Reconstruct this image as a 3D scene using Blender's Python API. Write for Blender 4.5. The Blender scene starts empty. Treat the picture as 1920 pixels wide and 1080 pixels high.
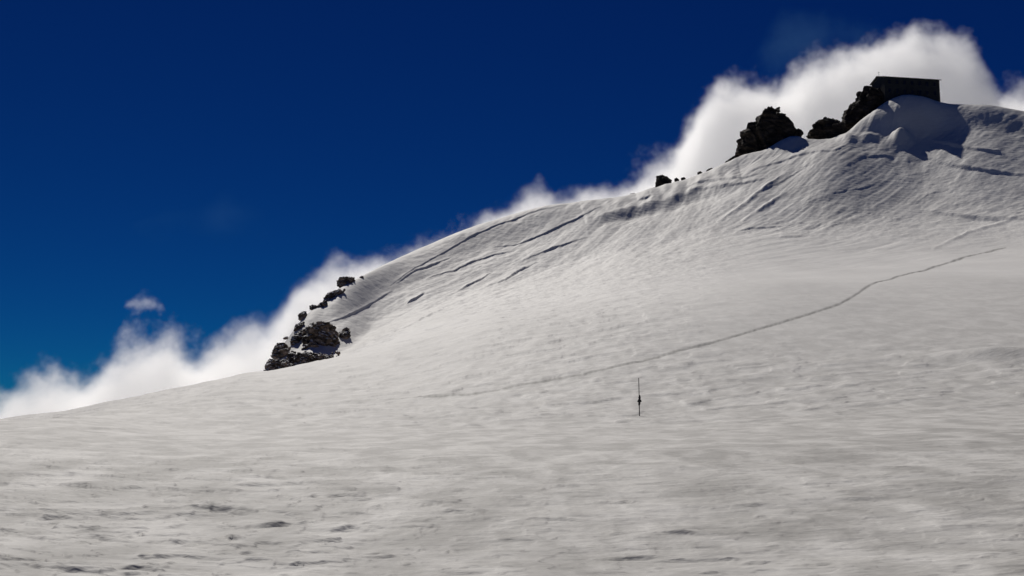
import bpy, bmesh, math, random
import numpy as np
from mathutils import Vector, noise as mnoise

sc = bpy.context.scene
col = sc.collection
R = math.radians

# ------------------------------------------------------------------ camera
W, H, F = 1920.0, 1080.0, 2000.0          # photograph size and focal length in its pixels
PITCH = math.atan(260.0 / F)              # horizon at row 800
cam_d = bpy.data.cameras.new("camera")
cam_d.sensor_width = 36.0
cam_d.lens = 36.0 * F / W
cam_d.clip_start = 0.1
cam_d.clip_end = 30000.0
cam = bpy.data.objects.new("camera", cam_d)
col.objects.link(cam)
cam.location = (0, 0, 0)
cam.rotation_euler = (math.pi / 2 + PITCH, 0, 0)
sc.camera = cam

# ------------------------------------------------------------------ sky and sun
SUN_EL, SUN_LEFT = 47.0, 18.0             # sun behind the ridge, to the left of the view axis
world = bpy.data.worlds.new("World")
sc.world = world
world.use_nodes = True
wn = world.node_tree
wn.nodes.clear()
wo = wn.nodes.new("ShaderNodeOutputWorld")
wb = wn.nodes.new("ShaderNodeBackground")
sky = wn.nodes.new("ShaderNodeTexSky")
sky.sky_type = 'NISHITA'
sky.sun_disc = False
sky.sun_elevation = R(SUN_EL)
sky.sun_rotation = R(-SUN_LEFT)
sky.altitude = 4500
sky.air_density = 1.0
sky.dust_density = 0.0
sky.ozone_density = 6.0
# grade of the photograph: deep saturated high-mountain blue, paler and greener towards the horizon
se = wn.nodes.new("ShaderNodeSeparateColor"); co = wn.nodes.new("ShaderNodeCombineColor")
wn.links.new(sky.outputs[0], se.inputs[0])
for ch, (gam, mul) in enumerate(((1.0, 0.015), (1.4, 0.113), (1.0, 0.44))):
    pw = wn.nodes.new("ShaderNodeMath"); pw.operation = 'POWER'; pw.inputs[1].default_value = gam
    ml = wn.nodes.new("ShaderNodeMath"); ml.operation = 'MULTIPLY'; ml.inputs[1].default_value = mul
    wn.links.new(se.outputs[ch], pw.inputs[0]); wn.links.new(pw.outputs[0], ml.inputs[0]); wn.links.new(ml.outputs[0], co.inputs[ch])
wb.inputs['Strength'].default_value = 0.05
wn.links.new(co.outputs[0], wb.inputs['Color'])
wn.links.new(wb.outputs[0], wo.inputs['Surface'])

sd = bpy.data.lights.new("sun", 'SUN')
sd.energy = 3.65
sd.angle = R(0.5)
sd.color = (1.0, 0.958, 0.892)
sun = bpy.data.objects.new("sun", sd)
col.objects.link(sun)
sv = Vector((-math.sin(R(SUN_LEFT)) * math.cos(R(SUN_EL)), math.cos(R(SUN_LEFT)) * math.cos(R(SUN_EL)), math.sin(R(SUN_EL))))
sun.rotation_euler = sv.to_track_quat('Z', 'Y').to_euler()
sun.location = sv * 500

sc.view_settings.view_transform = 'Standard'
sc.view_settings.look = 'None'
sc.view_settings.exposure = 0.0
sc.view_settings.gamma = 1.0
sc.cycles.max_bounces = 20
sc.cycles.diffuse_bounces = 3
sc.cycles.glossy_bounces = 2
sc.cycles.volume_bounces = 20
sc.cycles.transparent_max_bounces = 8
sc.cycles.volume_step_rate = 1.0
sc.cycles.volume_max_steps = 256
sc.cycles.use_denoising = True

# ------------------------------------------------------------------ pixel -> place helpers
cp, sp = math.cos(PITCH), math.sin(PITCH)

def azte(u, v):
    """photo pixel -> (azimuth, tangent of elevation)"""
    a = (np.asarray(u, float) - W / 2) / F
    b = (H / 2 - np.asarray(v, float)) / F
    y = cp - b * sp
    z = sp + b * cp
    return np.arctan2(a, y), z / np.hypot(a, y)

def proj(x, y, z):
    d = y * cp + z * sp
    d = np.where(d < 0.05, 0.05, d)
    return W / 2 + F * x / d, H / 2 - F * (z * cp - y * sp) / d

def P(u, v, r):
    """point on the ray of pixel (u,v) at horizontal range r"""
    az, te = azte(u, v)
    return Vector((r * math.sin(az), r * math.cos(az), r * float(te)))

def px(r, n=1.0):
    """metres covered by n photo pixels at range r"""
    return n * r / F

# ------------------------------------------------------------------ numpy gradient noise
_rng = np.random.RandomState(7)
_perm = _rng.permutation(512)
_perm = np.concatenate([_perm, _perm, _perm])
_ang = _rng.rand(512) * 2 * np.pi
_gx, _gy = np.cos(_ang), np.sin(_ang)

def pnoise(x, y):
    xi = np.floor(x).astype(np.int64); yi = np.floor(y).astype(np.int64)
    fx = x - xi; fy = y - yi
    xi &= 511; yi &= 511
    def g(ix, iy, dx, dy):
        h = _perm[_perm[ix & 511] + (iy & 511)]
        return _gx[h] * dx + _gy[h] * dy
    ux = fx * fx * fx * (fx * (fx * 6 - 15) + 10); uy = fy * fy * fy * (fy * (fy * 6 - 15) + 10)
    a = g(xi, yi, fx, fy); b = g(xi + 1, yi, fx - 1, fy)
    c = g(xi, yi + 1, fx, fy - 1); d = g(xi + 1, yi + 1, fx - 1, fy - 1)
    return (a + ux * (b - a)) * (1 - uy) + (c + ux * (d - c)) * uy

def fbm(x, y, o=4, rough=0.5):
    s = np.zeros_like(x); a = 1.0
    for i in range(o):
        s += a * pnoise(x + 17.3 * i, y - 9.1 * i)
        x = x * 2.03; y = y * 2.03; a *= rough
    return s

def sstep(a, b, x):
    t = np.clip((x - a) / (b - a), 0, 1)
    return t * t * (3 - 2 * t)

# ------------------------------------------------------------------ materials
def new_mat(name):
    m = bpy.data.materials.new(name); m.use_nodes = True
    nt = m.node_tree
    return m, nt, nt.nodes["Principled BSDF"]

def N(nt, kind, **kw):
    n = nt.nodes.new(kind)
    for k, v in kw.items():
        setattr(n, k, v)
    return n

def snow_material():
    m, nt, b = new_mat("snow")
    tc = N(nt, "ShaderNodeTexCoord")
    n1 = N(nt, "ShaderNodeTexNoise"); n1.inputs['Scale'].default_value = 0.06; n1.inputs['Detail'].default_value = 6
    n1.inputs['Roughness'].default_value = 0.6
    mp = N(nt, "ShaderNodeMapping"); mp.inputs['Scale'].default_value = (1.0, 0.35, 1.0)
    nt.links.new(tc.outputs['Object'], mp.inputs[0]); nt.links.new(mp.outputs[0], n1.inputs['Vector'])
    def ramp(src, p0, c0, p1, c1):
        q = N(nt, "ShaderNodeValToRGB")
        q.color_ramp.elements[0].position = p0; q.color_ramp.elements[0].color = (*c0, 1)
        q.color_ramp.elements[1].position = p1; q.color_ramp.elements[1].color = (*c1, 1)
        nt.links.new(src, q.inputs[0])
        return q.outputs[0]
    far_snow = ramp(n1.outputs['Fac'], 0.35, (0.56, 0.55, 0.537), 0.65, (0.645, 0.634, 0.618))
    # flat foreground: greyer snow with paler patches, blending to the far tone with distance
    mpf = N(nt, "ShaderNodeMapping"); mpf.inputs['Scale'].default_value = (0.8, 0.42, 1.0)
    nf = N(nt, "ShaderNodeTexNoise"); nf.inputs['Scale'].default_value = 1.0; nf.inputs['Detail'].default_value = 7; nf.inputs['Roughness'].default_value = 0.62
    nf.inputs['Distortion'].default_value = 0.5
    nt.links.new(tc.outputs['Object'], mpf.inputs[0]); nt.links.new(mpf.outputs[0], nf.inputs['Vector'])
    near_snow = ramp(nf.outputs['Fac'], 0.40, (0.33, 0.322, 0.308), 0.64, (0.535, 0.525, 0.507))
    sxy = N(nt, "ShaderNodeSeparateXYZ"); nt.links.new(tc.outputs['Object'], sxy.inputs[0])
    mrf = N(nt, "ShaderNodeMapRange"); mrf.inputs['From Min'].default_value = 25; mrf.inputs['From Max'].default_value = 130
    nt.links.new(sxy.outputs[1], mrf.inputs['Value'])
    mxf = N(nt, "ShaderNodeMix"); mxf.data_type = 'RGBA'
    nt.links.new(mrf.outputs[0], mxf.inputs['Factor']); nt.links.new(near_snow, mxf.inputs[6]); nt.links.new(far_snow, mxf.inputs[7])
    at = N(nt, "ShaderNodeAttribute"); at.attribute_name = "trodden"       # darker tone along the path
    mx = N(nt, "ShaderNodeMix"); mx.data_type = 'RGBA'
    nt.links.new(at.outputs['Fac'], mx.inputs['Factor']); nt.links.new(mxf.outputs[2], mx.inputs[6])
    mx.inputs[7].default_value = (0.21, 0.205, 0.195, 1)
    nt.links.new(mx.outputs[2], b.inputs['Base Color'])
    b.inputs['Roughness'].default_value = 0.7
    b.inputs['Specular IOR Level'].default_value = 0.25
    # fine crust relief: one coarse layer for the far slope, one fine for the foot of the picture
    mp2 = N(nt, "ShaderNodeMapping"); mp2.inputs['Scale'].default_value = (0.45, 1.0, 1.0); mp2.inputs['Rotation'].default_value = (0, 0, 0.25)
    nt.links.new(tc.outputs['Object'], mp2.inputs[0])
    n2 = N(nt, "ShaderNodeTexNoise"); n2.inputs['Scale'].default_value = 0.9; n2.inputs['Detail'].default_value = 5; n2.inputs['Roughness'].default_value = 0.6
    n3 = N(nt, "ShaderNodeTexNoise"); n3.inputs['Scale'].default_value = 9.0; n3.inputs['Detail'].default_value = 4; n3.inputs['Roughness'].default_value = 0.6
    nt.links.new(mp2.outputs[0], n2.inputs['Vector']); nt.links.new(mp2.outputs[0], n3.inputs['Vector'])
    ac = N(nt, "ShaderNodeAttribute"); ac.attribute_name = "crust"
    am = N(nt, "ShaderNodeMath", operation='MULTIPLY'); am.inputs[1].default_value = 0.55; nt.links.new(ac.outputs['Fac'], am.inputs[0])
    b1 = N(nt, "ShaderNodeBump"); nt.links.new(am.outputs[0], b1.inputs['Strength']); b1.inputs['Distance'].default_value = 0.25
    b2 = N(nt, "ShaderNodeBump"); b2.inputs['Strength'].default_value = 0.3; b2.inputs['Distance'].default_value = 0.03
    nt.links.new(n2.outputs['Fac'], b1.inputs['Height']); nt.links.new(n3.outputs['Fac'], b2.inputs['Height'])
    nt.links.new(b1.outputs[0], b2.inputs['Normal']); nt.links.new(b2.outputs[0], b.inputs['Normal'])
    return m

def rock_material(name, dark, mid, light, scale, snow_lit_tops=False):
    m, nt, b = new_mat(name)
    tc = N(nt, "ShaderNodeTexCoord")
    mp = N(nt, "ShaderNodeMapping"); mp.inputs['Rotation'].default_value = (0.3, 0.5, 0.2); mp.inputs['Scale'].default_value = (1, 1, 2.2)
    nt.links.new(tc.outputs['Object'], mp.inputs[0])
    n = N(nt, "ShaderNodeTexNoise"); n.inputs['Scale'].default_value = scale; n.inputs['Detail'].default_value = 7; n.inputs['Roughness'].default_value = 0.65
    nt.links.new(mp.outputs[0], n.inputs['Vector'])
    cr = N(nt, "ShaderNodeValToRGB")
    cr.color_ramp.elements[0].position = 0.38; cr.color_ramp.elements[0].color = (*dark, 1)
    cr.color_ramp.elements[1].position = 0.68; cr.color_ramp.elements[1].color = (*light, 1)
    e = cr.color_ramp.elements.new(0.52); e.color = (*mid, 1)
    nt.links.new(n.outputs['Fac'], cr.inputs[0]); nt.links.new(cr.outputs[0], b.inputs['Base Color'])
    if snow_lit_tops:                                      # snow on upward faces, its pale colour also painting in their sunlit look
        ge = N(nt, "ShaderNodeNewGeometry"); sp_ = N(nt, "ShaderNodeSeparateXYZ"); nt.links.new(ge.outputs['Normal'], sp_.inputs[0])
        ns = N(nt, "ShaderNodeTexNoise"); ns.inputs['Scale'].default_value = 1.3; ns.inputs['Detail'].default_value = 5
        nt.links.new(tc.outputs['Object'], ns.inputs['Vector'])
        ad = N(nt, "ShaderNodeMath", operation='ADD'); nt.links.new(sp_.outputs[2], ad.inputs[0]); nt.links.new(ns.outputs['Fac'], ad.inputs[1])
        mr = N(nt, "ShaderNodeMapRange"); mr.inputs['From Min'].default_value = 1.05; mr.inputs['From Max'].default_value = 1.25
        nt.links.new(ad.outputs[0], mr.inputs['Value'])
        mx = N(nt, "ShaderNodeMix"); mx.data_type = 'RGBA'; mx.inputs[7].default_value = (0.66, 0.65, 0.63, 1)
        nt.links.new(mr.outputs[0], mx.inputs['Factor']); nt.links.new(cr.outputs[0], mx.inputs[6]); nt.links.new(mx.outputs[2], b.inputs['Base Color'])
    b.inputs['Roughness'].default_value = 0.9; b.inputs['Specular IOR Level'].default_value = 0.15
    bp = N(nt, "ShaderNodeBump"); bp.inputs['Strength'].default_value = 0.8; bp.inputs['Distance'].default_value = 0.25
    n2 = N(nt, "ShaderNodeTexNoise"); n2.inputs['Scale'].default_value = scale * 4; n2.inputs['Detail'].default_value = 5
    nt.links.new(mp.outputs[0], n2.inputs['Vector']); nt.links.new(n2.outputs['Fac'], bp.inputs['Height'])
    nt.links.new(bp.outputs[0], b.inputs['Normal'])
    return m

def plain_material(name, c, rough=0.7, metal=0.0, grain=0.0, gscale=3.0):
    m, nt, b = new_mat(name)
    b.inputs['Roughness'].default_value = rough; b.inputs['Metallic'].default_value = metal
    tc = N(nt, "ShaderNodeTexCoord"); n = N(nt, "ShaderNodeTexNoise")
    n.inputs['Scale'].default_value = gscale; n.inputs['Detail'].default_value = 5
    nt.links.new(tc.outputs['Object'], n.inputs['Vector'])
    cr = N(nt, "ShaderNodeValToRGB")
    k0, k1 = 1 - grain, 1 + grain
    cr.color_ramp.elements[0].position = 0.3; cr.color_ramp.elements[0].color = (c[0] * k0, c[1] * k0, c[2] * k0, 1)
    cr.color_ramp.elements[1].position = 0.7; cr.color_ramp.elements[1].color = (c[0] * k1, c[1] * k1, c[2] * k1, 1)
    nt.links.new(n.outputs['Fac'], cr.inputs[0]); nt.links.new(cr.outputs[0], b.inputs['Base Color'])
    return m

M_SNOW = snow_material()
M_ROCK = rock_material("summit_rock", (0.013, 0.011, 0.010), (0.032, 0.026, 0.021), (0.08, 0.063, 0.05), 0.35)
M_ROCK2 = rock_material("shoulder_rock", (0.02, 0.018, 0.017), (0.11, 0.082, 0.062), (0.42, 0.32, 0.25), 0.7, True)
M_CLAD = plain_material("weathered_cladding", (0.022, 0.022, 0.021), 0.7, 0.0, 0.35, 0.8)
M_ROOF = plain_material("roof_sheet", (0.045, 0.047, 0.042), 0.6, 0.3, 0.25, 0.6)
M_SHUT = plain_material("dark_shutter", (0.014, 0.013, 0.013), 0.6, 0.0, 0.2, 2.0)
M_PANE = plain_material("dark_pane", (0.01, 0.012, 0.015), 0.15, 0.0, 0.1, 2.0)
M_IRON = plain_material("dark_iron", (0.03, 0.03, 0.032), 0.5, 0.6, 0.2, 4.0)
M_BAMBOO = plain_material("weathered_wand", (0.09, 0.083, 0.075), 0.8, 0.0, 0.3, 6.0)
M_FLAG = plain_material("dark_cloth", (0.03, 0.03, 0.03), 0.9, 0.0, 0.3, 9.0)

# ------------------------------------------------------------------ terrain
# Feature rows of the slope, from the camera's feet to beyond the ridge: (u, v, range)
ROWS = [
    # crusty snow just in front of the camera
    [(-1500, 1119, 10), (3400, 1119, 10)],
    [(-1500, 893, 22), (0, 891, 22), (960, 880, 22), (1920, 866, 22), (3400, 850, 22)],
    # first roll of the ground (skyline at far left)
    [(-1500, 800, 48), (-600, 792, 48), (0, 788, 48), (120, 788, 48), (300, 801, 48), (500, 806, 48), (800, 806, 48), (1200, 800, 48), (1600, 780, 48), (1920, 766, 48), (3400, 730, 48)],
    # smooth shoulder: skyline of the left half below the rocks, then mid apron
    [(-1500, 905, 100), (-300, 835, 98), (0, 797, 100), (120, 783, 104), (200, 766, 107), (300, 744, 110), (400, 722, 113), (500, 698, 116), (570, 683, 117), (640, 666, 116), (760, 646, 108), (900, 622, 100), (1200, 600, 92), (1500, 572, 96), (1800, 560, 98), (2200, 552, 98), (3400, 560, 98)],
    # foot of the rock rib on the left, foot of the headwall on the right
    [(-1500, 960, 140), (0, 860, 130), (300, 800, 132), (430, 745, 134), (500, 706, 137), (570, 684, 140), (640, 662, 146), (690, 630, 156), (760, 590, 166), (900, 545, 186), (1050, 505, 210), (1200, 468, 222), (1400, 440, 232), (1600, 426, 245), (1800, 415, 257), (1920, 412, 260), (2400, 425, 260), (3400, 500, 260)],
    # bench under the summit rocks and the hut's snow mound
    [(-1500, 1010, 160), (0, 895, 150), (300, 826, 145), (430, 765, 144), (500, 700, 145), (570, 645, 151), (640, 602, 160), (690, 575, 170), (760, 540, 184), (900, 478, 219), (1050, 438, 242), (1200, 405, 258), (1300, 368, 272), (1400, 312, 287), (1450, 296, 291), (1500, 283, 293), (1560, 270, 297), (1600, 264, 300), (1650, 262, 303), (1700, 264, 304), (1730, 266, 304), (1780, 254, 306), (1830, 246, 307), (1920, 258, 308), (2050, 280, 309), (2400, 340, 310), (3400, 490, 310)],
    # ridge line
    [(-1500, 1050, 180), (0, 930, 170), (300, 850, 158), (400, 790, 155), (470, 722, 153), (498, 692, 153), (515, 665, 154), (535, 640, 157), (556, 610, 160), (585, 580, 165), (612, 563, 170), (640, 538, 175), (675, 519, 181), (720, 497, 195), (800, 462, 222), (900, 423, 246), (1000, 395, 264), (1060, 384, 273), (1130, 378, 280), (1190, 371, 285), (1240, 354, 289), (1300, 336, 293), (1350, 314, 296), (1400, 290, 299), (1433, 282, 301), (1470, 262, 303), (1490, 256, 304), (1508, 262, 305), (1545, 265, 308), (1580, 255, 310), (1610, 230, 313), (1650, 200, 316), (1672, 186, 317), (1700, 178, 317), (1730, 182, 317), (1757, 191, 318), (1790, 197, 319), (1840, 198, 321), (1920, 210, 324), (2050, 235, 326), (2400, 300, 330), (3400, 480, 330)],
]

def smooth_interp(x, xp, fp):
    """cubic (monotone) interpolation along azimuth"""
    xp = np.asarray(xp); fp = np.asarray(fp)
    h = np.diff(xp); d = np.diff(fp) / h
    m = np.zeros_like(fp)
    w1 = 2 * h[1:] + h[:-1]; w2 = h[1:] + 2 * h[:-1]
    ok = d[1:] * d[:-1] > 0
    with np.errstate(divide='ignore', invalid='ignore'):
        hm = (w1 + w2) / (w1 / d[:-1] + w2 / d[1:])
    m[1:-1] = np.where(ok, hm, 0)
    m[0], m[-1] = d[0], d[-1]
    k = np.clip(np.searchsorted(xp, x) - 1, 0, len(xp) - 2)
    t = (x - xp[k]) / h[k]
    t2, t3 = t * t, t * t * t
    y = (2 * t3 - 3 * t2 + 1) * fp[k] + (t3 - 2 * t2 + t) * h[k] * m[k] + (-2 * t3 + 3 * t2) * fp[k + 1] + (t3 - t2) * h[k] * m[k + 1]
    return y

def row_arrays(row):
    r_ = np.array(row, float)
    u = np.linspace(r_[0, 0], r_[-1, 0], 400)
    a, t = azte(u, smooth_interp(u, r_[:, 0], r_[:, 1]))
    return a, t, smooth_interp(u, r_[:, 0], r_[:, 2])

BACK = [(10, -0.17), (22, -0.10), (48, -0.08), (100, -0.08), (140, -0.1), (160, -0.115), (180, -0.13)]

def row_at(k, az):
    a, t, r_ = row_arrays(ROWS[k])
    br, bt = BACK[k]
    a = np.concatenate([[-math.pi, -1.9], a, [1.9, math.pi]])
    t = np.concatenate([[bt, bt], t, [bt, bt]])
    r_ = np.concatenate([[br, br], r_, [br, br]])
    return smooth_interp(az, a, t), smooth_interp(az, a, r_)

def knots(az):
    """range and height knots of the snow profile at each azimuth: arrays (K, n)"""
    rs, zs = [np.zeros_like(az)], [np.full_like(az, -1.7)]
    for k in range(len(ROWS)):
        t, r_ = row_at(k, az)
        rs.append(r_); zs.append(r_ * t)
    rs.append(rs[-1] + 10); zs.append(zs[-1] - 0.4)
    rs.append(rs[-2] + 60); zs.append(zs[-2] - 30)
    rs.append(rs[-3] + 500); zs.append(zs[-3] - 280)
    rs.append(rs[-4] + 6000); zs.append(np.full_like(az, -1500.0))
    return np.array(rs), np.array(zs)

def pchip_cols(rs, zs, seg, t):
    """evaluate the profile: seg (m,) segment index, t (m,) in [0,1] -> r (m,n), z (m,n)"""
    h = np.diff(rs, axis=0); d = np.diff(zs, axis=0) / h
    m = np.zeros_like(zs)
    w1 = 2 * h[1:] + h[:-1]; w2 = h[1:] + 2 * h[:-1]
    with np.errstate(divide='ignore', invalid='ignore'):
        hm = (w1 + w2) / (w1 / d[:-1] + w2 / d[1:])
    m[1:-1] = np.where(d[1:] * d[:-1] > 0, hm, 0)
    m[0], m[-1] = d[0], d[-1]
    ker = np.exp(-np.linspace(-2, 2, 61) ** 2); ker /= ker.sum()
    for k in range(1, len(m)):                        # no creases along the line of sight
        m[k] = np.convolve(np.pad(m[k], 30, mode='edge'), ker, mode='valid')
    T = t[:, None]
    if T.shape[1] != rs.shape[1]:
        T = np.repeat(T, rs.shape[1], axis=1)
    hh = h[seg]; T2 = T * T; T3 = T2 * T
    z = (2 * T3 - 3 * T2 + 1) * zs[seg] + (T3 - 2 * T2 + T) * hh * m[seg] + (-2 * T3 + 3 * T2) * zs[seg + 1] + (T3 - T2) * hh * m[seg + 1]
    r_ = rs[seg] + T * hh
    return r_, z

# azimuth samples: dense where the lens looks, sparse all round
u_in = np.linspace(-120, 2040, 1180)
az_in = np.arctan2((u_in - W / 2) / F, 1.0)
az_l = np.concatenate([np.linspace(-math.pi, -1.2, 24)[:-1], np.linspace(-1.2, az_in[0], 60)[:-1]])
az_r = np.concatenate([np.linspace(az_in[-1], 1.2, 60)[1:], np.linspace(1.2, math.pi, 24)[1:]])
AZ = np.concatenate([az_l, az_in, az_r])
NA = len(AZ)
# rows per segment
counts = [24, 260, 130, 190, 190, 170, 130, 14, 16, 14, 10]
seg, tt = [], []
for k, c in enumerate(counts):
    s = np.linspace(0, 1, c, endpoint=False)
    seg += [k] * c
    tt += list(s)
seg.append(len(counts) - 1); tt.append(1.0)
seg = np.array(seg); tt = np.array(tt)
KR, KZ = knots(AZ)
# near segments: spacing even in the picture (even in 1/range)
tn = tt.copy()
for k, (ra, rb) in {1: (10.0, 22.0), 2: (22.0, 48.0), 3: (48.0, 100.0)}.items():
    i = seg == k
    inv = 1 / ra + (1 / rb - 1 / ra) * tt[i]
    tn[i] = (1 / inv - ra) / (rb - ra)
i = seg == 0
tn[i] = tt[i] ** 0.8
i = seg == len(counts) - 1
tn[i] = tt[i] ** 2
RR, ZZ = pchip_cols(KR, KZ, seg, tn)
NR = len(tn)
AA = np.repeat(AZ[None, :], NR, axis=0)
XX, YY = RR * np.sin(AA), RR * np.cos(AA)
UU, VV = proj(XX, YY, ZZ)
inview = (np.abs(AA) < 0.62)
SEGF = (seg + tt)[:, None] * np.ones((1, NA))       # which part of the profile a vertex is in
PXM = RR / F                                       # metres per pixel there

D = np.zeros_like(ZZ)
face = sstep(4.2, 5.2, SEGF) * (1 - sstep(7.0, 8.0, SEGF))       # ridge face and headwall
apron = sstep(2.6, 3.4, SEGF) * (1 - sstep(4.6, 5.4, SEGF))
near = 1 - sstep(1.8, 3.2, SEGF)
vis = 1 - sstep(7.2, 9.0, SEGF)
# broad undulation
D += 0.9 * fbm(XX / 45, YY / 60, 3) * sstep(40, 120, RR) * vis
# wind ripples running up along the ridge
ca, sa = math.cos(1.22), math.sin(1.22)
LX, LY = XX * ca + YY * sa, -XX * sa + YY * ca
rip = fbm(LX / 26 + 0.6 * fbm(XX / 30, YY / 30, 2), LY / 4.5, 4, 0.55)
rw = sstep(600, 800, UU) * (1 - 0.9 * sstep(1280, 1460, UU))
D += 0.28 * rip * face * rw
ca, sa = math.cos(0.5), math.sin(0.5)
LX, LY = XX * ca + YY * sa, -XX * sa + YY * ca
rip2 = fbm(LX / 16 + 0.7 * fbm(XX / 22, YY / 22, 2), LY / 4.0, 4, 0.55)
D += 0.22 * rip2 * face * sstep(1640, 1800, UU)
ca, sa = math.cos(0.84), math.sin(0.84)
LX, LY = XX * ca + YY * sa, -XX * sa + YY * ca
rip3 = fbm(LX / 20 + 0.7 * fbm(XX / 22, YY / 22, 2), LY / 3.6, 4, 0.55)
D += 0.34 * rip3 * face * sstep(1260, 1440, UU) * (1 - 0.75 * sstep(1640, 1800, UU))
# rough crust on the face and its foot
CALM = sstep(1180, 1480, UU + 0.5 * (VV - 540)) * sstep(425, 465, VV) * (1 - sstep(600, 740, VV))
D += (1 - 0.85 * CALM) * 0.12 * fbm(XX / 2.6, YY / 3.6, 3, 0.6) * (face * 0.9 + apron * 0.75) * vis
# low sastrugi with a sharp near edge: apron and foreground
def sastrugi(sx, sy, ox, th):
    n = fbm(XX / sx + 0.35 * fbm(XX / (sx * .7), YY / (sy * 2), 2) + ox, YY / sy + ox, 3, 0.5)
    return sstep(th - 0.04, th + 0.04, n) * 0.5 + np.clip(n, -0.4, 0.6)
D += (1 - 0.85 * CALM) * 0.10 * sastrugi(5.0, 3.0, 3.1, 0.12) * apron
lf = (1 - sstep(300, 1150, UU))
D += (0.020 + 0.034 * lf) * sastrugi(1.7, 1.0, 8.3, 0.16) * near * sstep(5, 9, RR)
D += (0.009 + 0.013 * lf) * sastrugi(0.55, 0.4, 1.7, 0.2) * near * sstep(5, 9, RR)
D += 0.012 * fbm(XX / 0.7, YY / 0.4, 3, 0.6) * near
D += 0.14 * fbm(XX / 9, YY / 5, 2) * near

TROD = np.zeros_like(ZZ)

def line_disp(pts, kind, h, w, taper=True):
    """raise or cut the snow along a line of the photograph; h and w in pixels"""
    pts = np.array(pts, float)
    lo, hi = pts.min(0) - 10 * w - 6, pts.max(0) + 10 * w + 6
    idx = np.nonzero(inview & (SEGF < 7.05) & (SEGF > 0.8) & (UU > lo[0]) & (UU < hi[0]) & (VV > lo[1]) & (VV < hi[1]))
    if len(idx[0]) == 0:
        return
    u, v = UU[idx], VV[idx]
    wob = 1.6 * pnoise(u / 14.0, v / 14.0) + 0.8 * pnoise(u / 5.0 + 9, v / 5.0)
    best = np.full(u.shape, 1e9); sgn = np.zeros(u.shape); along = np.zeros(u.shape)
    L = np.concatenate([[0], np.cumsum(np.hypot(*np.diff(pts, axis=0).T))])
    for (p, q, l0, l1) in zip(pts[:-1], pts[1:], L[:-1], L[1:]):
        e = q - p; n2 = e @ e
        t = np.clip(((u - p[0]) * e[0] + (v - p[1]) * e[1]) / n2, 0, 1)
        dx, dy = u - p[0] - t * e[0], v - p[1] - t * e[1]
        d = np.hypot(dx, dy)
        s = np.sign(e[0] * dy - e[1] * dx) * (1 if e[0] >= 0 else -1)   # + below the line in the picture
        m = d < best
        best[m] = d[m]; sgn[m] = -s[m]; along[m] = (l0 + t * (l1 - l0))[m] / L[-1]
    d = best * sgn + wob * min(1.0, w / 2.5) * sstep(4.2, 5.4, SEGF[idx]) * (1.0 if w < 3.6 else 0.0)            # + uphill side
    tp = sstep(0.0, 0.45, along) * sstep(0.0, 0.45, 1 - along) if taper == 'soft' else np.sqrt(np.clip(np.sin(np.pi * np.clip(along, 0.0, 1.0)), 0, 1)) if taper else 1.0
    tp = tp * (0.75 + 0.5 * pnoise(u / 22.0, v / 22.0 + 4) * sstep(3.6, 5.0, SEGF[idx]))
    far = np.exp(-(np.maximum(best - 9 * w, 0) / (w + 1)) ** 2)
    if kind == 'scarp':
        f = np.where(d > 0, np.exp(-np.maximum(d - w, 0) / (4.5 * w)) * sstep(0, w, d), 0) - 0.35 * np.exp(-np.abs(d) / (3 * w)) * (1 - sstep(0, w, d))
    elif kind == 'path':
        f = -np.exp(-np.abs(d) / (7 * w)) * (d <= 0) - (1 - sstep(0, w, d)) * (d > 0)
        TROD[idx] = np.maximum(TROD[idx], np.exp(-((best * sgn + 0.9 * pnoise(u / 13.0, v / 40.0)) / 1.5) ** 2) * sstep(0.0, 0.12, along) * np.clip(0.75 + 0.7 * pnoise(u / 8.0, v / 8.0), 0.2, 1))
        far = np.exp(-(np.maximum(best - 9 * w, 0) / 4.0) ** 2)
    elif kind == 'groove':
        f = -np.exp(-(d / w) ** 2) + 0.35 * np.exp(-((d + 2.2 * w) / w) ** 2) + 0.25 * np.exp(-((d - 2.2 * w) / w) ** 2)
    else:  # 'ridge'
        f = np.exp(-(d / w) ** 2)
    D[idx] += f * h * PXM[idx] * tp * far

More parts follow.
